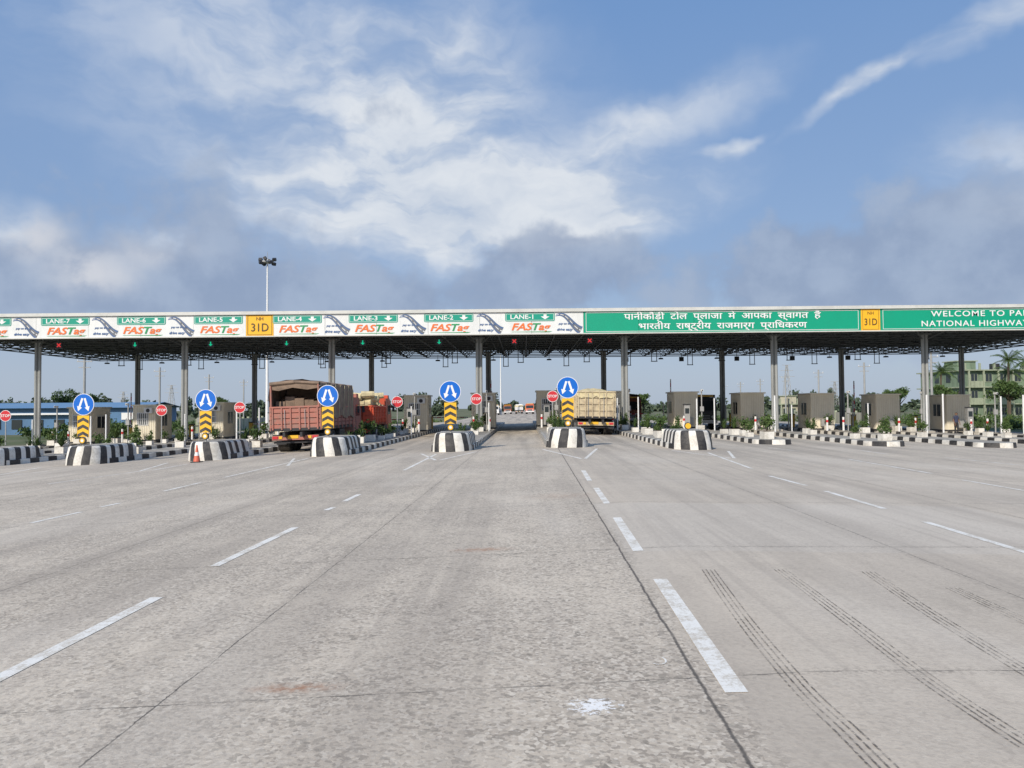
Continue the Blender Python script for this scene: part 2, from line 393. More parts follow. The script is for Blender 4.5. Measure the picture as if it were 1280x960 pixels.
NOSE={-24.4:33.8,-19.1:32.5,-13.8:32.6,-8.5:32.7,-3.2:32.9,1.9:33.1,7.2:32.3}
LOWI={12.5:38.2,17.8:37.5,23.1:37.3,28.4:37.3,33.7:37.3,-29.7:36,-35.0:36.5}
for x,y in NOSE.items():
    if x<-20: continue
    L_=7.2 if x==1.9 else 5.2
    stroke(x,y-L_,x-1.15,y-0.6,0.11)
    if x>-6: stroke(x+0.14,y-L_,x+1.15,y-0.6,0.11)
cx_,cy_=survey(822,826)
pts=[(cx_+0.055*math.cos(t),cy_+0.085*math.sin(t)) for t in np.linspace(-2.4,0.7,9)]
for a,b in zip(pts[:-1],pts[1:]): stroke(a[0],a[1],b[0],b[1],0.014)
mk.obj('lane_markings')

TM,nt_,b_=new_mat('tyre_rubber_marks'); g=NT(nt_)
pos=g.n('ShaderNodeNewGeometry').outputs['Position']
mix=g.n('ShaderNodeMixShader'); tr=g.n('ShaderNodeBsdfTransparent')
b_.inputs['Base Color'].default_value=(0.13,0.11,0.09,1); b_.inputs['Roughness'].default_value=.9
fa=g.m('MULTIPLY',g.ramp(g.noise(pos,22,3,.75),.36,.62,.0,.75),g.ramp(g.noise(pos,1.1,2,.6),.36,.60,.3,1))
g.put(mix.inputs[0],fa); g.put(mix.inputs[1],tr.outputs[0]); g.put(mix.inputs[2],b_.outputs[0])
nt_.links.new(mix.outputs[0],nt_.nodes['Material Output'].inputs[0])
tm=MB()
for path in (((885,712),(930,775),(1000,858),(1060,915),(1130,985)),((975,712),(1060,775),(1160,850),(1290,935)),((1085,715),(1160,765),(1300,850)),((1190,735),(1300,785))):
    W_=[survey(*p) for p in path]
    n=len(W_)
    def cr(t):
        i=min(int(t),n-2); u=t-i
        p0=W_[max(i-1,0)];p1=W_[i];p2=W_[i+1];p3=W_[min(i+2,n-1)]
        return tuple(.5*((2*p1[k])+(-p0[k]+p2[k])*u+(2*p0[k]-5*p1[k]+4*p2[k]-p3[k])*u*u+(-p0[k]+3*p1[k]-3*p2[k]+p3[k])*u**3) for k in (0,1))
    for k in range(4):
        off=(k-1.5)*0.042; st=(n-1)*7
        for s_ in range(st):
            p=cr(s_/7); q=cr((s_+1)/7); stroke(p[0]+off,p[1],q[0]+off,q[1],0.013,TM,0.004,tm)
tm.obj('tyre_marks')

# ------------------------------------------------------------------ islands and crash blocks
def stadium(hw, L):
    arc=math.pi*hw; T=2*(L-hw)+arc
    def pt(s_,off=0.0):
        s_=max(0,min(T,s_)); r=hw-off
        if s_<L-hw: return (r, L-s_)
        s2=s_-(L-hw)
        if s2<arc:
            t=s2/hw; return (r*math.cos(t), hw-r*math.sin(t))
        s3=s2-arc; return (-r, hw+s3)
    return pt,T
def island_mesh(L,hw=0.95,h=0.24):
    b=MB(); pt,T=stadium(hw,L); n=int(T/0.175); per=4
    ss=[T*i/n for i in range(n+1)]
    for i in range(n):
        m=WHITE if (i//per)%2 else BLACK
        a=pt(ss[i]); c_=pt(ss[i+1]); a2=pt(ss[i],.03); c2=pt(ss[i+1],.03); a3=pt(ss[i],.17); c3=pt(ss[i+1],.17)
        b.face([(a[0],a[1],-.1),(a2[0],a2[1],h),(c2[0],c2[1],h),(c_[0],c_[1],-.1)],m)
        b.face([(a2[0],a2[1],h),(a3[0],a3[1],h+.003),(c3[0],c3[1],h+.003),(c2[0],c2[1],h)],m)
    b.face([(*pt(s_,.17),h+.003) for s_ in ss],CONC)
    b.face([(hw,L,-.1),(-hw,L,-.1),(-hw+.03,L,h),(hw-.03,L,h)],WHITE)
    return b.mesh('toll_island')
def block_mesh(seed):
    random.seed(seed)
    b=MB(); L=3.4; hw=0.86; h=0.80; pt,T=stadium(hw,L); n=int(round(T/0.085)); ds=T/n
    sh=random.choice((-.12,.10,.16))
    bands=[];k=random.randint(0,1)
    while len(bands)<n:
        bands+= [k]*random.randint(4,5); k=1-k
    for i in range(n):
        m=WHITE if bands[i] else BLACK
        lv=((-.1,0,0),(.25,.02,.3),(.55,.07,.75),(h-.07,.11,.9),(h,.17,1))
        for (z0,o0,t0),(z1,o1,t1) in zip(lv[:-1],lv[1:]):
            q=[pt(i*ds+sh*t0,o0),pt(i*ds+sh*t1,o1),pt((i+1)*ds+sh*t1,o1),pt((i+1)*ds+sh*t0,o0)]
            b.face([(*q[0],z0),(*q[1],z1),(*q[2],z1),(*q[3],z0)],m)
        q=[pt(i*ds+sh,.17),pt(i*ds+sh,.36),pt((i+1)*ds+sh,.36),pt((i+1)*ds+sh,.17)]
        b.face([(*q[0],h),(*q[1],h+.004),(*q[2],h+.004),(*q[3],h)],m)
    b.face([(*pt(i*ds,.36),h+.003) for i in range(n+1)],CONC)
    b.box((0,L-.02,.35),(1.62,.06,.88),WHITE)
    return b.mesh('crash_block')
IM=island_mesh(56); IMS=island_mesh(51)
for i,(x,y) in enumerate(NOSE.items()):
    put(IM,'toll_island',(x,y+.3,gz(x))); put(block_mesh(i+3),'crash_block',(x,y,gz(x)),random.uniform(-.02,.02))
for x,y in LOWI.items(): put(IMS,'toll_island',(x,y,gz(x)))
ALLI=sorted(list(NOSE)+list(LOWI))

def arrow_sign():
    b=MB()
    b.cyl((0,0.06,0.7),(0,0.06,2.9),0.038,GREYP,10)
    zc=2.60; r=.47
    b.cyl((0,0.025,zc),(0,0.0,zc),r,LETW,40)
    b.face([(r*.95*math.cos(t),-.004,zc+r*.95*math.sin(t)) for t in np.linspace(0,2*math.pi,40,endpoint=False)],BLUE)
    for s_ in (-1,1):
        def q(x,z): return (s_*x,-.008,zc+z)
        ax=Vector((0.05,.27)); bx=Vector((.17,-.10)); d=(bx-ax).normalized(); n=Vector((-d.y,d.x))
        P_=[ax+n*.045,bx+n*.045,bx+n*.115,bx+d*.20,bx-n*.115,bx-n*.045,ax-n*.045]
        b.face([q(p.x,p.y) for p in P_],LETW)
    b.box((0,0.012,1.66),(.52,.025,.92),YEL)
    for k in range(3):
        z=1.30+k*.30
        for s_ in (-1,1):
            b.face([(0,-.004,z+.14),(0,-.004,z+.0),(s_*.245,-.004,z-.13),(s_*.245,-.004,z+.01)],BLACK)
    b.cyl((0,0.05,1.04),(0,-0.03,1.04),.15,BLACK,24); b.cyl((0,-0.03,1.04),(0,-0.05,1.04),.11,YEL,20); b.cyl((0,-0.05,1.04),(0,-0.055,1.04),.06,LETW,16)
    return b.mesh('keep_side_sign')
AS=arrow_sign()
random.seed(8)
for x in (-19.1,-13.8,-8.5,-3.2,1.9):
    o=put(AS,'direction_arrow_sign',(x,NOSE[x]+.45,gz(x)),random.uniform(-.06,.06)); o.rotation_euler[1]=random.uniform(-.012,.012)
b=MB(); b.cyl((0,0.05,0.7),(0,0.05,1.15),.03,GREYP); b.cyl((0,0.05,1.0),(0,-0.03,1.0),.15,BLACK,24); b.cyl((0,-0.03,1.0),(0,-0.045,1.0),.12,YEL,24)
b.obj('blinker_lamp',(6.95,32.8,gz(7.2)))
b=MB(); b.box((0,0,.02),(.38,.38,.04),BLACK); b.cyl((0,0,.04),(0,0,.28),.14,ORC,16,.10); b.cyl((0,0,.28),(0,0,.42),.10,LETW,16,.07); b.cyl((0,0,.42),(0,0,.72),.07,ORC,16,.025)
cx_,cy_=survey(246,578); b.obj('traffic_cone',(cx_,cy_,gz(cx_)))

b=MB(); b.cyl((0,.05,0.2),(0,.05,2.75),.035,GREYP,10); b.cyl((0,.02,2.48),(0,0,2.48),.38,LETW,32)
b.face([(.35*math.cos(t),-.004,2.48+.35*math.sin(t)) for t in np.linspace(0,2*math.pi,32,endpoint=False)],RED)
SM=b.mesh('stop_sign'); ST=text_mesh('STOP',.25,LETW,'stop_text',bold=.004)
for x in (-35.,-24.4,-19.1,-13.8,-8.5,-3.2,1.9):
    o=put(SM,'stop_sign',(x,51.3,gz(x)+.0)); put(ST,'stop_text',(0,-.012,2.48),parent=o)

# ------------------------------------------------------------------ booths
def booth(front):
    b=MB(); W=1.8; D=2.7; H=2.75
    b.box((0,0,H/2),(W,D,H),BEIGE)
    n=13
    for i in range(n):
        x=-W/2+.07+i*(W-.14)/(n-1)
        for s_ in (-1,1): b.box((x,s_*(D/2+.012),H/2),(.065,.03,H-.1),BEIGE2)
    n=20
    for i in range(n):
        y=-D/2+.07+i*(D-.14)/(n-1)
        for s_ in (-1,1): b.box((s_*(W/2+.012),y,H/2),(.03,.065,H-.1),BEIGE2)
    b.box((0,0,H+.05),(W+.22,D+.25,.1),BEIGE2); b.box((0,0,.05),(W+.10,D+.10,.12),DARK)
    if front:
        b.box((-.1,-D/2-.04,1.72),(.92,.05,1.0),LETW); b.box((-.1,-D/2-.07,1.72),(.80,.03,.88),GLASS)
        for k in range(5): b.box((-.1-.32+.16*k,-D/2-.095,1.72),(.05,.02,.88),LETW)
        b.box((-.1,-D/2-.098,1.72),(.80,.02,.05),LETW)
        b.box((.45,-D/2-.18,2.38),(.62,.30,.42),LETW); b.cyl((.45,-D/2-.33,2.38),(.45,-D/2-.345,2.38),.15,DARK,18)
    else:
        b.box((.15,-D/2-.16,.55),(.7,.3,.55),GREYP)
    for s_ in (-1,1):
        b.box((s_*(W/2+.04),-.1,1.62),(.05,1.15,1.05),BEIGE2); b.box((s_*(W/2+.07),-.1,1.62),(.03,1.0,.92),GLASS)
        b.box((s_*(W/2+.09),-.1,1.62),(.03,.04,.92),BEIGE2)
    b.box((0,D/2+.04,1.1),(.8,.04,2.1),GREYP)
    return b.mesh('toll_booth')
B1=booth(True); B2=booth(False)
for x in ALLI:
    put(B1 if x<5 else B2,'toll_booth',(x+random.uniform(-.05,.05),61.4+random.uniform(-.6,.6),gz(x)+.24),random.uniform(-.02,.02))

b=MB()
b.box((0,0,.55),(.32,.36,1.1),YEL); b.box((0,0,1.13),(.36,.40,.08),BLACK)
for i in range(9): b.box((.35+i*.34,0,.98),(.34,.05,.09),RED if i%2 else LETW)
BA=b.mesh('barrier_arm')
b=MB()
b.box((0,0,.55),(.32,.36,1.1),YEL); b.box((0,0,1.13),(.36,.40,.08),BLACK)
for i in range(9): b.box((0,-.22,1.2+i*.34),(.09,.05,.34),RED if i%2 else LETW)
BU=b.mesh('barrier_arm_up')
for i,x in enumerate(ALLI):
    put(BU if i%3==0 else BA,'boom_barrier',(x+.3,67.5,gz(x)+.24))
b=MB(); b.cyl((0,0,0),(0,0,1.0),.075,LETW,12); b.cyl((0,0,.62),(0,0,.80),.079,RED,12); b.cyl((0,0,1.0),(0,0,1.04),.075,BLACK,12,.03)
BO=b.mesh('bollard')
b=MB(); b.cyl((0,0,0),(0,0,2.6),.055,LETW,10); b.cyl((0,0,0),(0,0,.02),.12,GREYP,10)
WP=b.mesh('white_post')
b=MB(); b.cyl((0,0,0),(0,0,2.9),.045,GREYP,10); b.box((0,-.12,2.85),(.14,.34,.14),LETW); b.cyl((0,-.29,2.85),(0,-.31,2.85),.05,GLASS); b.box((0,-.05,1.5),(.26,.14,.36),GREYP)
CP=b.mesh('camera_pole')
b=MB(); b.box((0,0,1.0),(.42,.3,1.6),GREYP); b.box((0,-.155,1.35),(.3,.02,.4),GLASS); b.box((0,0,1.84),(.5,.4,.06),DARK)
CB=b.mesh('control_cabinet')
for x in ALLI:
    for dx,y in ((-.6,57.5),(.6,57.5)): put(BO,'bollard',(x+dx,y,gz(x)+.243))
    for dx,y in ((-.7,53.2),(.72,53.4),(-.7,65.5)):
        if random.random()<.75: put(WP,'white_post',(x+dx,y+random.uniform(-.6,.6),gz(x)+.243),scale=random.uniform(.7,1.05))
    put(CP,'camera_pole',(x+.45,56.3,gz(x)+.243))
    if random.random()<.6: put(CB,'control_cabinet',(x-.2,58.4,gz(x)+.243))
def planter(seed,kind):
    random.seed(seed); b=MB()
    b.box((0,0,.15),(.42,.42,.30),WHITE); b.box((0,0,.306),(.36,.36,.012),SOIL)
    if kind==0:
        b.cyl((0,0,.3),(0,0,.7),.02,TRUNK,6)
        b.leaves((0,0,.70),(.36,.36,.38),260,.12,LEAF,.15)
    elif kind==1:
        for _ in range(46):
            t=random.uniform(0,6.28); up=random.uniform(.5,1.0); L=random.uniform(.5,.9)
            d=Vector((math.cos(t)*(1.05-up),math.sin(t)*(1.05-up),up)).normalized(); n=Vector((-math.sin(t),math.cos(t),0))*.022
            p=Vector((0,0,.3)); q=p+d*L*.6; r=q+(d+Vector((math.cos(t)*.6,math.sin(t)*.6,-.35))).normalized()*L*.45
            b.face([p-n,p+n,q+n,q-n],LEAF); b.face([q-n,q+n,r],LEAF)
    else:
        b.leaves((0,0,.52),(.34,.34,.26),240,.11,LEAF,.2); b.leaves((.1,0,.85),(.16,.16,.32),100,.1,LEAF,.2)
    return b.mesh('planter')
PLS=[planter(i,i%3) for i in range(6)]
random.seed(11)
for x in ALLI:
    s0=(NOSE.get(x) or LOWI.get(x)); y=s0+ (4.6 if x in NOSE else 1.2)
    while y<60:
        if not (50.3<y<52) and random.random()<.72:
            put(random.choice(PLS),'potted_shrub',(x+random.uniform(-.25,.25),y,gz(x)+.243),random.uniform(0,.2),scale=random.uniform(.75,1.25))
        y+=random.uniform(1.5,3.0)

# ------------------------------------------------------------------ standing attendant (one continuous skinned figure)
def person(x,y,rz):
    J={'pel':(0,0,.95,.15),'waist':(0,.0,1.08,.135),'chest':(0,.01,1.30,.165),'neck0':(0,.0,1.45,.075),'neck':(0,-.01,1.51,.055),'head':(0,-.02,1.60,.092),'top':(0,-.01,1.68,.078),
       'shl':(-.17,0,1.40,.062),'ell':(-.24,.02,1.13,.047),'wrl':(-.23,-.08,.90,.034),'hal':(-.22,-.11,.81,.036),
       'shr':(.17,0,1.40,.062),'elr':(.25,.03,1.13,.047),'wrr':(.22,-.10,.93,.034),'har':(.20,-.14,.85,.036),
       'hil':(-.10,0,.88,.10),'knl':(-.11,-.02,.50,.065),'anl':(-.12,.02,.09,.045),'tol':(-.13,-.15,.045,.042),
       'hir':(.10,0,.88,.10),'knr':(.12,-.03,.50,.065),'anr':(.14,.02,.09,.045),'tor':(.17,-.14,.045,.042)}
    E=[('pel','waist'),('waist','chest'),('chest','neck0'),('neck0','neck'),('neck','head'),('head','top'),('chest','shl'),('shl','ell'),('ell','wrl'),('wrl','hal'),
       ('chest','shr'),('shr','elr'),('elr','wrr'),('wrr','har'),('pel','hil'),('hil','knl'),('knl','anl'),('anl','tol'),('pel','hir'),('hir','knr'),('knr','anr'),('anr','tor')]
    K_=list(J); me=bpy.data.meshes.new('person'); me.from_pydata([J[k][:3] for k in K_],[(K_.index(a),K_.index(b)) for a,b in E],[])
    o=bpy.data.objects.new('person_tmp',me); COL.objects.link(o)
    md=o.modifiers.new('skin','SKIN'); md.use_smooth_shade=True
    sv=me.skin_vertices[0].data
    for i,k in enumerate(K_): sv[i].radius=(J[k][3],J[k][3]*(.72 if k in('chest','waist','pel') else 1)); sv[i].use_root=(k=='pel')
    s2_=o.modifiers.new('sub','SUBSURF'); s2_.levels=2; s2_.render_levels=2
    bpy.context.view_layer.update()
    m2=bpy.data.meshes.new_from_object(o.evaluated_get(bpy.context.evaluated_depsgraph_get())); bpy.data.objects.remove(o)
    m2.materials.clear()
    for m in (SHIRT,PANTS,SKIN,HAIR,BLACK): m2.materials.append(m)
    for p in m2.polygons:
        c_=p.center; z=c_.z; ax=abs(c_.x)
        if z<.11: k=4
        elif z>1.47: k=3 if (z>1.64 or (c_.y>.02 and z>1.54)) else 2
        elif ax>.175 and z<1.22 and z>.7: k=2
        elif z<.96: k=1
        else: k=0
        p.material_index=k
    o=put(m2,'standing_person',(x,y,gz(x)),rz)
    f=MB()
    for s_ in (-1,1):
        f.cyl((s_*.032,-.105,1.625),(s_*.032,-.116,1.625),.011,HAIR,8)
        f.cyl((s_*.092,0,1.60),(s_*.102,0,1.60),.024,SKIN,8)
        base=Vector((s_*.21,-.13,.79 if s_<0 else .83))
        for q in range(4): f.cyl(base+Vector((s_*.0,(q-1.5)*.02,0)),base+Vector((0,(q-1.5)*.022-.01,-.075+.008*abs(q-1))),.009,SKIN,6,.007)
        f.cyl(base+Vector((0,-.03,.04)),base+Vector((-s_*.02,-.06,-.01)),.010,SKIN,6,.008)
    f.cyl((0,-.105,1.615),(0,-.128,1.59),.010,SKIN,6,.014); f.box((0,-.108,1.562),(.045,.01,.01),RED)
    put(f.mesh('face_and_fingers'),'face_and_fingers',parent=o)
person(32.0,57.5,.3)

# ------------------------------------------------------------------ canopy
FD=52.0; X0,X1=-44.3,44.7
def FX(px): return (px-655)/960*FD
canopy=bpy.data.objects.new('toll_canopy',None); COL.objects.link(canopy)
b=MB()
NX=44
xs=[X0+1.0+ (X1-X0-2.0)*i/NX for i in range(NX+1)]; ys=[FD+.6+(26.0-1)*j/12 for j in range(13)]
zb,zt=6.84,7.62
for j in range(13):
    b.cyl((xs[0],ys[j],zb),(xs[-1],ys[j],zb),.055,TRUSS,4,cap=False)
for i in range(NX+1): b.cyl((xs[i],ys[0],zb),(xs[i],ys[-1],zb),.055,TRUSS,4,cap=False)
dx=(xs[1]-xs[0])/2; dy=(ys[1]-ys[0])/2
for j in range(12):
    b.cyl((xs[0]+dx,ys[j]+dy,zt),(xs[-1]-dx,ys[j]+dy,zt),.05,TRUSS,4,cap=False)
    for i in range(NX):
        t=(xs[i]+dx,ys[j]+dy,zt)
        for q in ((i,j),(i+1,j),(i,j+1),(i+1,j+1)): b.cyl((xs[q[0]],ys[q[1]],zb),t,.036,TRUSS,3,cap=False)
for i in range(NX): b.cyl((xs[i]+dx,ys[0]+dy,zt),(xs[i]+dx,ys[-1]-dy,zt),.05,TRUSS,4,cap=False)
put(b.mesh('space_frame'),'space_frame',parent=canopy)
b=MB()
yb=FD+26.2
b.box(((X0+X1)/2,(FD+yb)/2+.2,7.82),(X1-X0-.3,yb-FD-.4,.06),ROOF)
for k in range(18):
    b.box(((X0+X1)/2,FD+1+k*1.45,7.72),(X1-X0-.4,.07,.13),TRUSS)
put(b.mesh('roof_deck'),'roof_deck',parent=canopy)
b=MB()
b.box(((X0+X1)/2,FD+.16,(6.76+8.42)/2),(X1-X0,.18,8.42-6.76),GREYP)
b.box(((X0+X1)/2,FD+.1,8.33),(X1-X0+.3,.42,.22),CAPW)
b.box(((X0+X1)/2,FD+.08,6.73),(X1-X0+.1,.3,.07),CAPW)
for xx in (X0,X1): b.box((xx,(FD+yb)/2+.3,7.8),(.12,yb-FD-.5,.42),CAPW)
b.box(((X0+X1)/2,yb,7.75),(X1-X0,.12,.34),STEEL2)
put(b.mesh('fascia_frame'),'fascia_frame',parent=canopy)
fas=MB()
yF=FD+.04
def panel(pa,pb,m,z0=6.775,z1=8.21,y=yF):
    xa,xb=(FX(pa),FX(pb)); fas.box(((xa+xb)/2,y+random.uniform(-.006,.006),(z0+z1)/2),(xb-xa-.02,.05,z1-z0),m)
segs=[(-163,305,PANELW),(305,340,ORANGE),(340,730,PANELW),(730,1075,GREEN),(1075,1099,ORANGE),(1099,1478,GREEN)]
for a,c_,m in segs:
    n=max(1,round((c_-a)/65)) if m!=ORANGE else 1
    for k in range(n): panel(a+(c_-a)*k/n,a+(c_-a)*(k+1)/n,m)
ys_=yF-.04
def rect(xa,xb,z0,z1,m,y=ys_): fas.face([(xa,y,z0),(xb,y,z0),(xb,y,z1),(xa,y,z1)],m)
def frame(xa,xb,z0,z1,t,m,y=ys_-.004):
    rect(xa,xb,z0,z0+t,m,y); rect(xa,xb,z1-t,z1,m,y); rect(xa,xa+t,z0+t,z1-t,m,y); rect(xb-t,xb,z0+t,z1-t,m,y)
frame(FX(733),FX(1072),6.84,8.15,.03,LETW); frame(FX(1102),FX(1474),6.84,8.15,.03,LETW)
frame(FX(307),FX(338),6.83,8.16,.03,LETB); frame(FX(1077),FX(1097),6.83,8.16,.02,LETB)
def T(txt,px,z,size,m,name,**k):
    me=text_mesh(txt,size,m,name,**k); put(me,name,(FX(px),ys_-.008,z),parent=canopy); return me
# word mark: one mesh, the T and tail in green
kw=dict(shear=.28,bold=.014,sx=1.32,align='LEFT',space=.96)
def ext(t):
    me=text_mesh(t,.66,FORA,'tmp_measure',**kw); v=[p.co.x for p in me.vertices]; bpy.data.meshes.remove(me); return min(v),max(v)
FM=text_mesh('FASTag',.66,FORA,'fastag_logo',**kw); FM.materials.append(FGRE)
xa_=ext('FAS')[1]; xb_=ext('FAST')[1]; fw=ext('FASTag')[1]
# flood whole letters by connected islands
import bmesh
bm=bmesh.new(); bm.from_mesh(FM); bmesh.ops.remove_doubles(bm,verts=bm.verts,dist=1e-5); seen=set()
for f0 in bm.faces:
    if f0 in seen: continue
    st=[f0]; comp=[]; seen.add(f0)
    while st:
        f_=st.pop(); comp.append(f_)
        for v in f_.verts:
            for k in v.link_faces:
                if k not in seen: seen.add(k); st.append(k)
    cx_=sum(f_.calc_center_median().x for f_ in comp)/len(comp)
    for f_ in comp: f_.material_index=1 if (xa_-.15<cx_<xb_-.1) else 0
bm.to_mesh(FM); bm.free()
def lane(px,num):
    xa,xb=FX(px-31),FX(px+31)
    r=.09; z0,z1=7.60,8.17
    pts=[]
    for cx,cz,t0 in ((xb-r,z1-r,0),(xa+r,z1-r,90),(xa+r,z0+r,180),(xb-r,z0+r,270)):
        for q in range(4):
            t=math.radians(t0+q*30); pts.append((cx+r*math.cos(t),ys_,cz+r*math.sin(t)))
    fas.face(pts,GREEN2); frame(xa+.06,xb-.06,7.655,8.115,.022,LETW)
    T('LANE-%d'%num,px-9.5,7.885,.42,LETW,'lane_label',bold=.008,sx=1.22)
    ax=FX(px+19); y=ys_-.006
    fas.face([(ax-.10,y,8.06),(ax-.10,y,7.92),(ax-.30,y,7.92),(ax,y,7.72),(ax+.30,y,7.92),(ax+.10,y,7.92),(ax+.10,y,8.06)],LETW)
    put(FM,'fastag_logo',(FX(px+1)-fw/2,ys_-.008,7.20),parent=canopy)
    fas.face([(FX(px-24),ys_,6.87),(FX(px+24),ys_,6.84),(FX(px+28),ys_,6.90),(FX(px-22),ys_,6.89)],FGRE)
def swoosh(px):
    cx=FX(px); y=ys_
    N=16; L=[];R=[]
    for i in range(N+1):
        t=i/N; x=cx-.8+1.65*t; z=7.98-0.85*t**1.3+0.20*math.sin(t*5.2); w2=.05+.20*t
        L.append((x-w2*.3,z-w2)); R.append((x+w2*.7,z+w2))
    for i in range(N):
        fas.face([(L[i][0],y,L[i][1]),(L[i+1][0],y,L[i+1][1]),(R[i+1][0],y,R[i+1][1]),(R[i][0],y,R[i][1])],ASPH)
        for fr,mm,hh in ((.5,LETW,.016),(.12,NAVY,.02),(.88,NAVY,.02)):
            if fr==.5 and i%3==2: continue
            c0=[L[i][k]*(1-fr)+R[i][k]*fr for k in (0,1)]; c1=[L[i+1][k]*(1-fr)+R[i+1][k]*fr for k in (0,1)]
            h_=hh*(1+1.2*i/N)
            fas.face([(c0[0],y-.004,c0[1]-h_),(c1[0],y-.004,c1[1]-h_),(c1[0],y-.004,c1[1]+h_),(c0[0],y-.004,c0[1]+h_)],mm)
    T('drive easy',px-4,7.02,.26,NAVY,'fascia_slogan',shear=.35,bold=.004)
    T('pay on the go',px-1,7.42,.20,NAVY,'fascia_slogan',shear=.35,bold=.003)
for px,n in ((75,7),(172,6),(270,5),(370,4),(466,3),(561,2),(663,1),(-25,8)): lane(px,n)
for px in (23,124,221,418,514,611,710,-78): swoosh(px)
T('NH',322.5,7.93,.34,LETB,'route_number'); T('31D',322.5,7.32,.78,LETB,'route_number',sx=.92,bold=.005)
T('NH',1087,7.93,.30,LETB,'route_number'); T('31D',1087,7.32,.64,LETB,'route_number',sx=.8,bold=.005)
T('पानीकौड़ी  टोल  प्लाजा  मे  आपका  स्वागत  है',903,7.83,.58,LETW,'welcome_text',bold=.008,sx=1.33)
T('भारतीय  राष्ट्रीय  राजमार्ग  प्रािधकरण',903,7.17,.58,LETW,'welcome_text',bold=.008,sx=1.33)
T('WELCOME TO PANIKAURI TOLL PLAZA',1288,7.83,.54,LETW,'welcome_text',bold=.005,sx=1.27,space=1.14)
T('NATIONAL HIGHWAYS AUTHORITY OF INDIA',1288,7.17,.54,LETW,'welcome_text',bold=.005,sx=1.2,space=1.13)
put(fas.mesh('fascia_panels'),'fascia_panels',parent=canopy)
for x in (-35.,-24.35,-13.75,-3.2,7.15,17.75,28.35,39.0):
    for D in (54.7,69.0):
        z0=gz(x)+.2
        b=MB()
        for s_ in (-1,1): b.cyl((s_*.14,0,z0),(s_*.14,0,6.85),.10,STEEL,14)
        b.box((0,0,(z0+6.75)/2),(.16,.07,6.75-z0),STEEL2)
        b.box((0,0,z0+.08),(.85,.75,.16),CONC); b.box((0,0,z0+.18),(.7,.55,.04),STEEL)
        b.box((0,0,6.72),(.8,.5,.10),STEEL2)
        for sx_ in (-1,1):
            for sy_ in (-1,1): b.cyl((sx_*.12,0,6.35),(sx_*.95,sy_*.9,6.86),.045,TRUSS,6)
        put(b.mesh('column'),'column',(x,D,0),parent=canopy)
EG=emit('signal_green',(0.0,0.55,0.28),0.7); ER=emit('signal_red',(0.75,0.04,0.04),0.7)
def signal(m,cross):
    b=MB(); b.box((0,0,0),(.42,.18,.42),DARK); b.cyl((0,0,.2),(0,0,.62),.025,DARK,6)
    if cross:
        for a in (-1,1): b.box((0,-.10,0),(.34,.02,.07),m,(0,a*math.pi/4,0))
    else:
        b.box((0,-.10,.06),(.07,.02,.18),m); b.face([(-.14,-.10,-.02),(0,-.10,-.16),(.14,-.10,-.02)],m)
    return b.mesh('lane_signal')
SG=signal(EG,False); SR=signal(ER,True); SO=signal(DARK,False)
lanes=[-32.4,-27.05,-21.75,-16.45,-11.15,-5.85,-0.65,4.55,9.85,15.15,20.45,25.75,31.05]
for x in lanes:
    m=SR if x in (-32.4,-0.65,4.55) else SG
    if x<5: put(m,'lane_signal',(x,53.0,6.33))
    else: put(SO,'lane_signal',(x,74.0,6.3))
b=MB()
for s_ in (-1,1): b.cyl((s_*.2,0,0),(s_*.2,0,-1.55),.03,DARK,6)
b.box((0,0,-1.55),(.5,.12,.06),DARK)
HA=b.mesh('antenna')
for x in lanes:
    put(HA,'toll_antenna',(x+.4,60.5,6.86)); put(HA,'toll_antenna',(x-.9,66,6.86))
b=MB(); b.cyl((0,0,0),(0,0,-.5),.02,DARK,6); b.cyl((0,0,-.5),(0,0,-.62),.20,DARK,14,.24); 
FL=b.mesh('floodlight')
for x in np.arange(-40,42,5.3):
    for D in (57,73): put(FL,'canopy_lamp',(float(x),D,6.86))

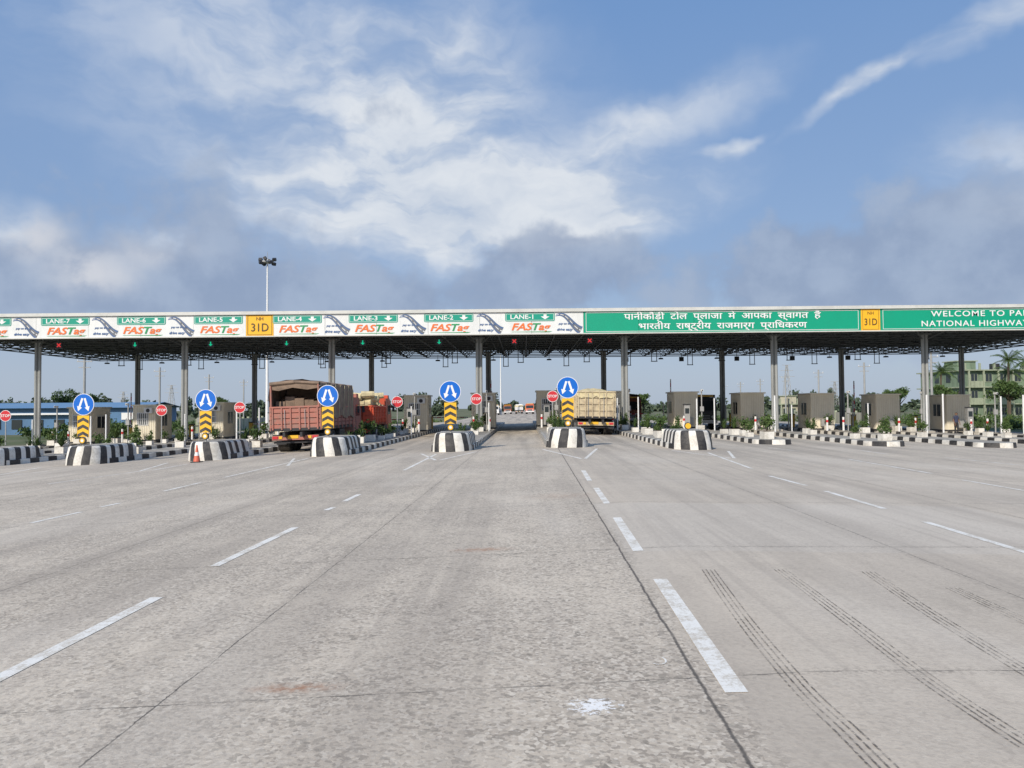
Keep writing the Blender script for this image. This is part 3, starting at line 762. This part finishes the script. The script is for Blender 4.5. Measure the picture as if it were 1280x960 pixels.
# ------------------------------------------------------------------ trucks
def wheel(b,x,y,r=.5,wd=.30,side=1):
    b.cyl((x,y,r),(x+side*wd,y,r),r,TYRE,24); b.cyl((x+side*wd,y,r),(x+side*(wd+.01),y,r),r*.55,GREYP,16); b.cyl((x+side*(wd+.01),y,r),(x+side*(wd+.05),y,r),r*.2,DARK,10)
def cab(b,y0,m,H=2.75,trim=LETW):
    W=2.35
    pr=[(y0,.75),(y0+2.05,.75),(y0+2.1,1.5),(y0+1.85,2.5),(y0+1.6,H),(y0,H)]
    for s_ in (-1,1):
        p=[(s_*W/2,y,z) for y,z in pr]; b.face(p if s_>0 else p[::-1],m)
    n=len(pr)
    for i in range(n):
        a=pr[i]; c_=pr[(i+1)%n]; b.face([(-W/2,*a),(W/2,*a),(W/2,*c_),(-W/2,*c_)][::-1],m)
    b.face([(-W/2+.12,y0+2.095,1.62),(W/2-.12,y0+2.095,1.62),(W/2-.15,y0+1.885,2.45),(-W/2+.15,y0+1.885,2.45)][::-1],GLASS)
    for s_ in (-1,1):
        b.box((s_*(W/2+.003),y0+1.15,2.0),(.02,1.0,.66),GLASS); b.box((s_*(W/2+.006),y0+.62,1.4),(.02,.03,1.3),DARK)
        b.box((s_*(W/2+.16),y0+2.05,2.05),(.16,.06,.42),DARK); b.cyl((s_*.85,y0+2.08,1.08),(s_*.85,y0+2.15,1.08),.13,trim,16)
        b.box((s_*(W/2-.1),y0+1.2,.62),(.3,.9,.3),DARK)
    b.box((0,y0+2.12,1.08),(1.2,.06,.42),DARK); b.box((0,y0+2.16,.68),(2.4,.2,.3),trim)
    for k in range(3): b.box((0,y0+2.16,.96+.12*k),(1.15,.03,.03),trim)
    b.box((0,y0+1.55,H+.12),(2.2,.5,.22),m)
    b.box((0,y0+1.82,H+.12),(1.9,.02,.12),YEL)
def truck(kind,bodym,cabm,L=6.6,top=3.45,gate=2.15):
    b=MB(); W=2.45; zf=1.12
    for s_ in (-1,1): b.box((s_*.42,L/2+1,.88),(.12,L+3,.24),DARK)
    b.box((0,L/2,zf),(W,L,.14),DARK)
    for y in (1.35,2.6):
        for s_ in (-1,1): wheel(b,s_*.62,y,.5,.56,s_)
        b.cyl((-.6,y,.5),(.6,y,.5),.10,DARK)
    b.cyl((-.2,1.97,.55),(.2,1.97,.55),.25,DARK)
    for s_ in (-1,1):
        wheel(b,s_*.85,L+1.15,.5,.30,s_); b.box((s_*.95,.75,.62),(.5,.02,.5),DARK)
        b.box((s_*.98,-.09,.74),(.26,.04,.13),RED); b.box((s_*.72,-.09,.74),(.16,.04,.13),YEL)
        b.box((s_*1.05,4.3,.75),(.35,1.1,.5),DARK)
    b.box((0,-.02,.72),(2.3,.12,.22),cabm); b.box((0,.1,.5),(2.2,.08,.1),DARK); b.box((-.1,-.09,.76),(.52,.02,.16),YEL)
    random.seed(4)
    for s_ in (-1,1):
        nb=5
        for k in range(nb):
            hh=(gate-zf-.08)/nb; b.box((s_*(W/2-.03)+random.uniform(-.008,.008),L/2,zf+.08+hh*(k+.5)),(.05,L,hh-.025),bodym)
        for k in range(9): b.box((s_*(W/2+.02),.05+k*(L-.1)/8,(zf+gate)/2),(.06,.08,gate-zf+.1),bodym)
        b.box((s_*W/2,L/2,gate),(.10,L,.08),bodym)
    b.box((0,L-.03,(zf+top-.5)/2+.0),(W-.1,.05,top-.5-zf),bodym)
    nb=4
    for k in range(nb):
        hh=(gate-zf)/nb; b.box((0,.03+random.uniform(-.008,.008),zf+hh*(k+.5)),(W-.12,.05,hh-.03),bodym)
    for k in range(6): b.box((-W/2+.12+k*(W-.24)/5,-.02,(zf+gate)/2),(.07,.06,gate-zf+.02),bodym)
    b.box((0,-.01,gate+.02),(W,.1,.08),bodym)
    for s_ in (-1,1): b.cyl((s_*.5,-.06,zf+.1),(s_*.5,-.06,gate-.1),.018,GREYP,6)
    if kind=='tarp':
        ny=16; nx=16; random.seed(5); rows=[]
        lo=gate-.55
        for j in range(ny+1):
            y=.02+L*j/ny; row=[]
            sag=-.10*abs(math.sin(j*math.pi/4))
            for i in range(nx+1):
                if i<=4: x=-W/2-.06; z=lo+(top-.12-lo)*i/5+(.1*math.sin(j*1.9) if i==0 else 0)
                elif i>=nx-4: x=W/2+.06; z=lo+(top-.12-lo)*(nx-i)/5+(.1*math.sin(j*1.4+1) if i==nx else 0)
                else:
                    u=(i-5)/(nx-10); x=-W/2+u*W; z=top-.12+.14*math.sin(math.pi*u)
                jit=.03
                row.append((x+random.uniform(-jit,jit),y,z+sag*.6*(1 if 3<i<nx-3 else .2)+random.uniform(-jit,jit)))
            rows.append(row)
        for j in range(ny):
            for i in range(nx): b.face([rows[j][i],rows[j+1][i],rows[j+1][i+1],rows[j][i+1]],TARP)
        b.cyl((-W/2,0,top-.18),(0,.02,top-.10),.10,TARP,8); b.cyl((0,.02,top-.10),(W/2,0,top-.2),.08,TARP,8)
        b.face([(-W/2,.01,top-.1),(W/2,.01,top-.12),(W/2,.03,top-.42),(W/4,.05,top-.5),(-.1,.03,top-.38),(-W/3,.05,top-.52),(-W/2,.03,top-.45)],TARP)
        for s_ in (-1,1): b.cyl((s_*(W/2-.05),.0,gate),(s_*(W/2-.05),.0,top-.15),.05,bodym,8)
        b.box((0,2.4,(gate+top)/2-.2),(W-.15,.06,top-gate-.1),TARP)
        for k_ in range(10): b.box((-.95+.48*(k_%5),1.0+.9*(k_//5)+.05*(k_%2),gate+.05+.08*((k_*3)%4)),(.46,.7,.55),TARP,(.05*k_,.04,.03))
        for k_ in range(7):
            for s_ in (-1,1): b.cyl((s_*(W/2+.10),.5+k_*.95,gate-.5),(s_*(W/2+.10),.9+k_*.95,top-.2),.012,SACK,4)
    elif kind=='sacks':
        random.seed(9)
        for _ in range(60):
            x=random.uniform(-.95,.95); y=random.uniform(.4,L-.4); z=gate+random.uniform(-.1,top-gate-.4)
            b.cyl((x-.4,y,z),(x+.4,y+random.uniform(-.2,.2),z+random.uniform(-.08,.08)),.24,SACK,8,.20)
    elif kind=='tipper':
        random.seed(3); nx=10; ny=12
        G=[[(-W/2+.03+(W-.06)*i/nx, .0+(L-.05)*j/ny, gate-.02+ (0.30*math.sin(math.pi*i/nx)*math.sin(math.pi*(j+.9)/(ny+1.8)))+random.uniform(-.06,.06)) for i in range(nx+1)] for j in range(ny+1)]
        for j in range(ny):
            for i in range(nx): b.face([G[j][i],G[j][i+1],G[j+1][i+1],G[j+1][i]],SACK)
        pts=[(-W/2+.03+(W-.06)*i/nx,-.06,gate-.25-.16*abs(math.sin(i*1.9))) for i in range(nx+1)]
        for i in range(nx): b.face([pts[i],pts[i+1],G[0][i+1],G[0][i]],SACK)
    cab(b,L+.35,cabm)
    return b.mesh('cargo_truck')
def at(me,name,x,y,flip=False,yaw=0):
    o=put(me,name,(x,y,gz(x)),0,bevel=.012)
    sl=math.atan(0.028 if x<XC else -0.018); o.rotation_euler=(0,-sl*(1 if not flip else -1),(math.pi if flip else 0)+yaw)
    return o
at(truck('tarp',WOODR,WOODR,6.8,3.55,2.2),'covered_cargo_truck',-11.15,37.4,yaw=-.01)
at(truck('sacks',TRED,TRED,4.4,3.35,2.2),'loaded_cargo_truck',-10.45,46.9)
at(truck('tipper',CREAM,CREAM,5.6,3.0,2.75),'tipper_truck',4.55,49.2)
TD=truck('tipper',DKT,DKT,6,3.3,2.6); TRR=truck('tarp',RUST,RUST,6,3.3,2.3); TY=truck('tipper',YEL,ORC,5,2.9,2.3); TW=truck('sacks',LETW,LETW,5,2.9,2.1)
at(TD,'cargo_truck',15.15,74,True); at(TRR,'cargo_truck',10.6,86,True); at(TRR,'cargo_truck',-21.9,78)
at(TY,'cargo_truck',1.6,225,True); at(TW,'cargo_truck',-1.6,240); at(TRR,'cargo_truck',-5.2,250,True); at(TY,'cargo_truck',5.2,260); at(TW,'cargo_truck',-8.5,230,True)

# ------------------------------------------------------------------ background
def mast(name,x,y,h):
    b=MB(); z0=gz(x)-.05
    b.cyl((0,0,z0),(0,0,h),.24,LETW,12,.10); b.cyl((0,0,h-.6),(0,0,h-.4),.9,GREYP,16)
    for k in range(8):
        t=k*math.pi/4; c_=(1.0*math.cos(t),1.0*math.sin(t),h-.15-.5*(k%2))
        b.box(c_,(.5,.42,.42),DARK,(0.5,0,t)); b.cyl((0,0,h-.5),c_,.04,DARK,6)
    b.cyl((0,0,h),(0,0,h+1.0),.03,GREYP,6)
    return b.obj(name,(x,y,0))
mast('high_mast_light',-37.0,110,23.6); mast('high_mast_light',-7.0,230,19)
def pylon(x,y,h,wd):
    b=MB(); z0=-1.2
    for sx_ in (-1,1):
        for sy_ in (-1,1): b.cyl((sx_*wd,sy_*wd,z0),(sx_*wd*.15,sy_*wd*.15,h),.09,GREYP,4)
    n=7
    for k in range(n):
        t0=k/n; t1=(k+1)/n; w0=wd*(1-.85*t0); w1=wd*(1-.85*t1); za=z0+(h-z0)*t0; zb_=z0+(h-z0)*t1
        for s_ in (-1,1):
            b.cyl((-s_*w0,-w0,za),(s_*w1,-w1,zb_),.05,GREYP,4); b.cyl((-s_*w0,w0,za),(s_*w1,w1,zb_),.05,GREYP,4)
    for zz,l in ((h*.75,2.6),(h*.88,2.1),(h,1.6)): b.cyl((-l,0,zz),(l,0,zz),.09,GREYP,4)
    return b.obj('power_pylon',(x,y,0))
pylon((982-655)/960*260,260,15.5,1.6); pylon((1041-655)/960*300,300,11,1.4); pylon((211-655)/960*280,280,11,1.4); pylon((150-655)/960*330,330,10,1.3)
b=MB(); b.cyl((0,0,-1),(0,0,8.2),.14,GREYP,8); b.box((0,0,7.6),(1.8,.1,.1),GREYP); b.box((0,0,6.9),(1.4,.1,.1),GREYP)
for s_ in (-.8,0,.8): b.cyl((s_,0,7.65),(s_,0,7.85),.05,LETW,6)
UP=b.mesh('utility_pole')
for k in range(7): put(UP,'utility_pole',(50+k*1.5,95+k*22,0)); put(UP,'utility_pole',(-52-k*2.5,90+k*24,0))

def building(name,x,y,W,D,floors,fh,wall,trim,rot=0,unfinished=True):
    b=MB(); z0=-1.0; H=floors*fh
    b.box((0,0,H/2+z0),(W,D,H),wall)
    for f_ in range(floors+1):
        b.box((0,-.1,z0+f_*fh),(W+.9,D+1.3,.20),trim)
    nb=5
    for f_ in range(floors):
        for k in range(nb):
            xx=-W/2+W*(k+.5)/nb; zc=z0+f_*fh+1.55
            b.box((xx,-D/2-.02,zc),(W/nb*.5,.1,1.45),trim); b.box((xx,-D/2-.06,zc),(W/nb*.42,.06,1.25),GLASS)
            b.box((xx,-D/2-.10,zc),(.05,.04,1.25),trim)
            if k%2==0: b.box((xx,-D/2-.65,z0+f_*fh+.55),(W/nb*.85,.08,.9),trim)
        for k in range(4):
            yy=-D/2+D*(k+.5)/4
            for s_ in (-1,1): b.box((s_*(W/2+.02),yy,z0+f_*fh+1.55),(.1,1.1,1.3),GLASS)
    for k in range(nb+1):
        b.box((-W/2+W*k/nb,-D/2-.6,z0+H/2),(.22,.22,H),trim)
        if unfinished: b.box((-W/2+W*k/nb,-D/2+.3,z0+H+.6),(.28,.28,1.2),trim)
    b.box((-W/4,0,z0+H+.9),(3.4,3.4,1.7),wall); b.box((-W/4,0,z0+H+1.8),(3.9,3.9,.14),trim)
    b.cyl((W/4,0,z0+H+.1),(W/4,0,z0+H+1.4),.8,DARK,14)
    return b.obj(name,(x,y,0),rot)
building('apartment_building',79,135,13,12,3,2.8,WALLY,TRIMG,.12)
building('residential_house',60,170,9,9,1,3.1,WALLG,TRIMG,-.1)
building('residential_house',108,150,12,10,2,3.1,WALLY,WALLG,.1)
ROOFB = paint('blue_roof_sheet', (0.12,0.25,0.42), 0.5, dirt=0.4, scale=0.3, dirtcol=(0.2,0.28,0.36))
b=MB(); b.box((0,0,1.4),(50,14,4.0),SHEDB); b.box((0,-7.05,.1),(50.1,.1,1.0),LETW)
b.face([(-26,-8,3.4),(26,-8,3.4),(26,0,4.4),(-26,0,4.4)],ROOFB); b.face([(-26,8,3.4),(-26,0,4.4),(26,0,4.4),(26,8,3.4)],ROOFB)
for k in range(10): b.box((-23+k*5.1,-7.12,1.9),(2.2,.1,1.2),LETW if k%3==0 else GLASS)
b.obj('blue_warehouse',(-92,140,-1.1))
b=MB(); b.box((0,0,1.0),(14,8,2.8),SHEDB); b.box((0,-.2,2.5),(15,9,.2),LETW)
for k in range(5): b.box((-5.4+2.7*k,-4.03,1.2),(1.3,.1,1.2),GLASS)
b.obj('plaza_office_building',(-64,100,-1.1))
b=MB()
b.box((0,0,.8),(46,.2,1.7),WALLG)
for k in range(16): b.box((-23+k*3.06,0,.9),(.35,.35,2.0),TRIMG)
WL=b.mesh('compound_wall')
put(WL,'compound_wall',(47.0,118,-.9),math.radians(90)-.1)
put(WL,'compound_wall',(-43.0,118,-1.2),math.radians(90)+.1)

def tree(name,x,y,h,r,n=2400,seed=1,mat=LEAF):
    random.seed(seed); b=MB(); z0=gz(max(min(x,46),-40))-.1
    b.cyl((0,0,z0),(0.1,0,h*.45),.16+h*.012,TRUNK,8,.11+h*.006)
    for k in range(6):
        t=random.uniform(0,6.28); rr=random.uniform(.35,.75)*r; zz=h*random.uniform(.55,.85)
        b.cyl((.1,0,h*.4),(rr*math.cos(t),rr*math.sin(t),zz),.09,TRUNK,6,.03)
    for k in range(11):
        t=random.uniform(0,6.28); rr=random.uniform(.1,.75)*r; zz=h*random.uniform(.5,.92); q=r*random.uniform(.28,.48)
        b.leaves((rr*math.cos(t),rr*math.sin(t),zz),(q,q,q*.75),n//11,.34,mat,.4)
    return b.obj(name,(x,y,0))
def palm(x,y,h,seed):
    random.seed(seed); b=MB(); b.cyl((0,0,-1.2),(.3,0,h),.2,TRUNK,8,.13)
    for k in range(26):
        t=random.uniform(0,6.28); el_=random.uniform(-.3,1.2); L=random.uniform(2.0,2.9); p=Vector((.3,0,h)); 
        d=Vector((math.cos(t)*math.cos(el_),math.sin(t)*math.cos(el_),math.sin(el_)))
        for s_ in range(7):
            q=p+d*L/7; n=Vector((-math.sin(t),math.cos(t),0))
            for sg in (-1,1):
                for u in (0,.5):
                    a=p+(q-p)*u
                    b.face([a,a+d*.12,a+n*sg*.5*(1-s_/9)+Vector((0,0,-.28))+d*.25],LEAF)
            b.face([p-n*.02,p+n*.02,q+n*.02,q-n*.02],LEAF)
            p=q; d=(d+Vector((0,0,-.17))).normalized()
    return b.obj('palm_tree',(x,y,0))
palm(73.5,118,8.4,3); palm(76,122,6.8,4); palm(66.5,124,7.0,5); palm(84,130,9,6)
tree('broadleaf_tree',(78-655)/960*150,150,6.2,3.0,seed=2); tree('broadleaf_tree',(98-655)/960*150,152,5.0,2.4,seed=3)
tree('broadleaf_tree',70,112,5.4,2.8,seed=5); tree('broadleaf_tree',63,114,4.8,2.6,seed=12); tree('broadleaf_tree',58,120,4.2,2.4,seed=6); tree('broadleaf_tree',88,128,6.5,3,seed=7)
tree('broadleaf_tree',(270-655)/960*170,170,5,2.5,seed=8); tree('broadleaf_tree',(800-655)/960*160,160,4.6,2.6,seed=9); tree('broadleaf_tree',(690-655)/960*330,330,8,4,seed=10)
def hedge(name,x0,x1,y0,y1,h,n,seed):
    random.seed(seed); b=MB()
    for _ in range(n):
        x=random.uniform(x0,x1); y=random.uniform(y0,y1); hh=h*random.uniform(.5,1.1)
        b.leaves((x,y,-.95+hh*.4),(.9,.9,hh*.6),70,.34,LEAF,.3)
    return b.obj(name)
hedge('roadside_shrubs',46.5,60,66,112,2.1,130,21)
hedge('roadside_shrubs',-56,-42,80,112,1.7,90,22)
hedge('median_shrubs',16,44,118,124,1.7,60,23); hedge('median_shrubs',-40,-13,118,124,1.4,50,24)
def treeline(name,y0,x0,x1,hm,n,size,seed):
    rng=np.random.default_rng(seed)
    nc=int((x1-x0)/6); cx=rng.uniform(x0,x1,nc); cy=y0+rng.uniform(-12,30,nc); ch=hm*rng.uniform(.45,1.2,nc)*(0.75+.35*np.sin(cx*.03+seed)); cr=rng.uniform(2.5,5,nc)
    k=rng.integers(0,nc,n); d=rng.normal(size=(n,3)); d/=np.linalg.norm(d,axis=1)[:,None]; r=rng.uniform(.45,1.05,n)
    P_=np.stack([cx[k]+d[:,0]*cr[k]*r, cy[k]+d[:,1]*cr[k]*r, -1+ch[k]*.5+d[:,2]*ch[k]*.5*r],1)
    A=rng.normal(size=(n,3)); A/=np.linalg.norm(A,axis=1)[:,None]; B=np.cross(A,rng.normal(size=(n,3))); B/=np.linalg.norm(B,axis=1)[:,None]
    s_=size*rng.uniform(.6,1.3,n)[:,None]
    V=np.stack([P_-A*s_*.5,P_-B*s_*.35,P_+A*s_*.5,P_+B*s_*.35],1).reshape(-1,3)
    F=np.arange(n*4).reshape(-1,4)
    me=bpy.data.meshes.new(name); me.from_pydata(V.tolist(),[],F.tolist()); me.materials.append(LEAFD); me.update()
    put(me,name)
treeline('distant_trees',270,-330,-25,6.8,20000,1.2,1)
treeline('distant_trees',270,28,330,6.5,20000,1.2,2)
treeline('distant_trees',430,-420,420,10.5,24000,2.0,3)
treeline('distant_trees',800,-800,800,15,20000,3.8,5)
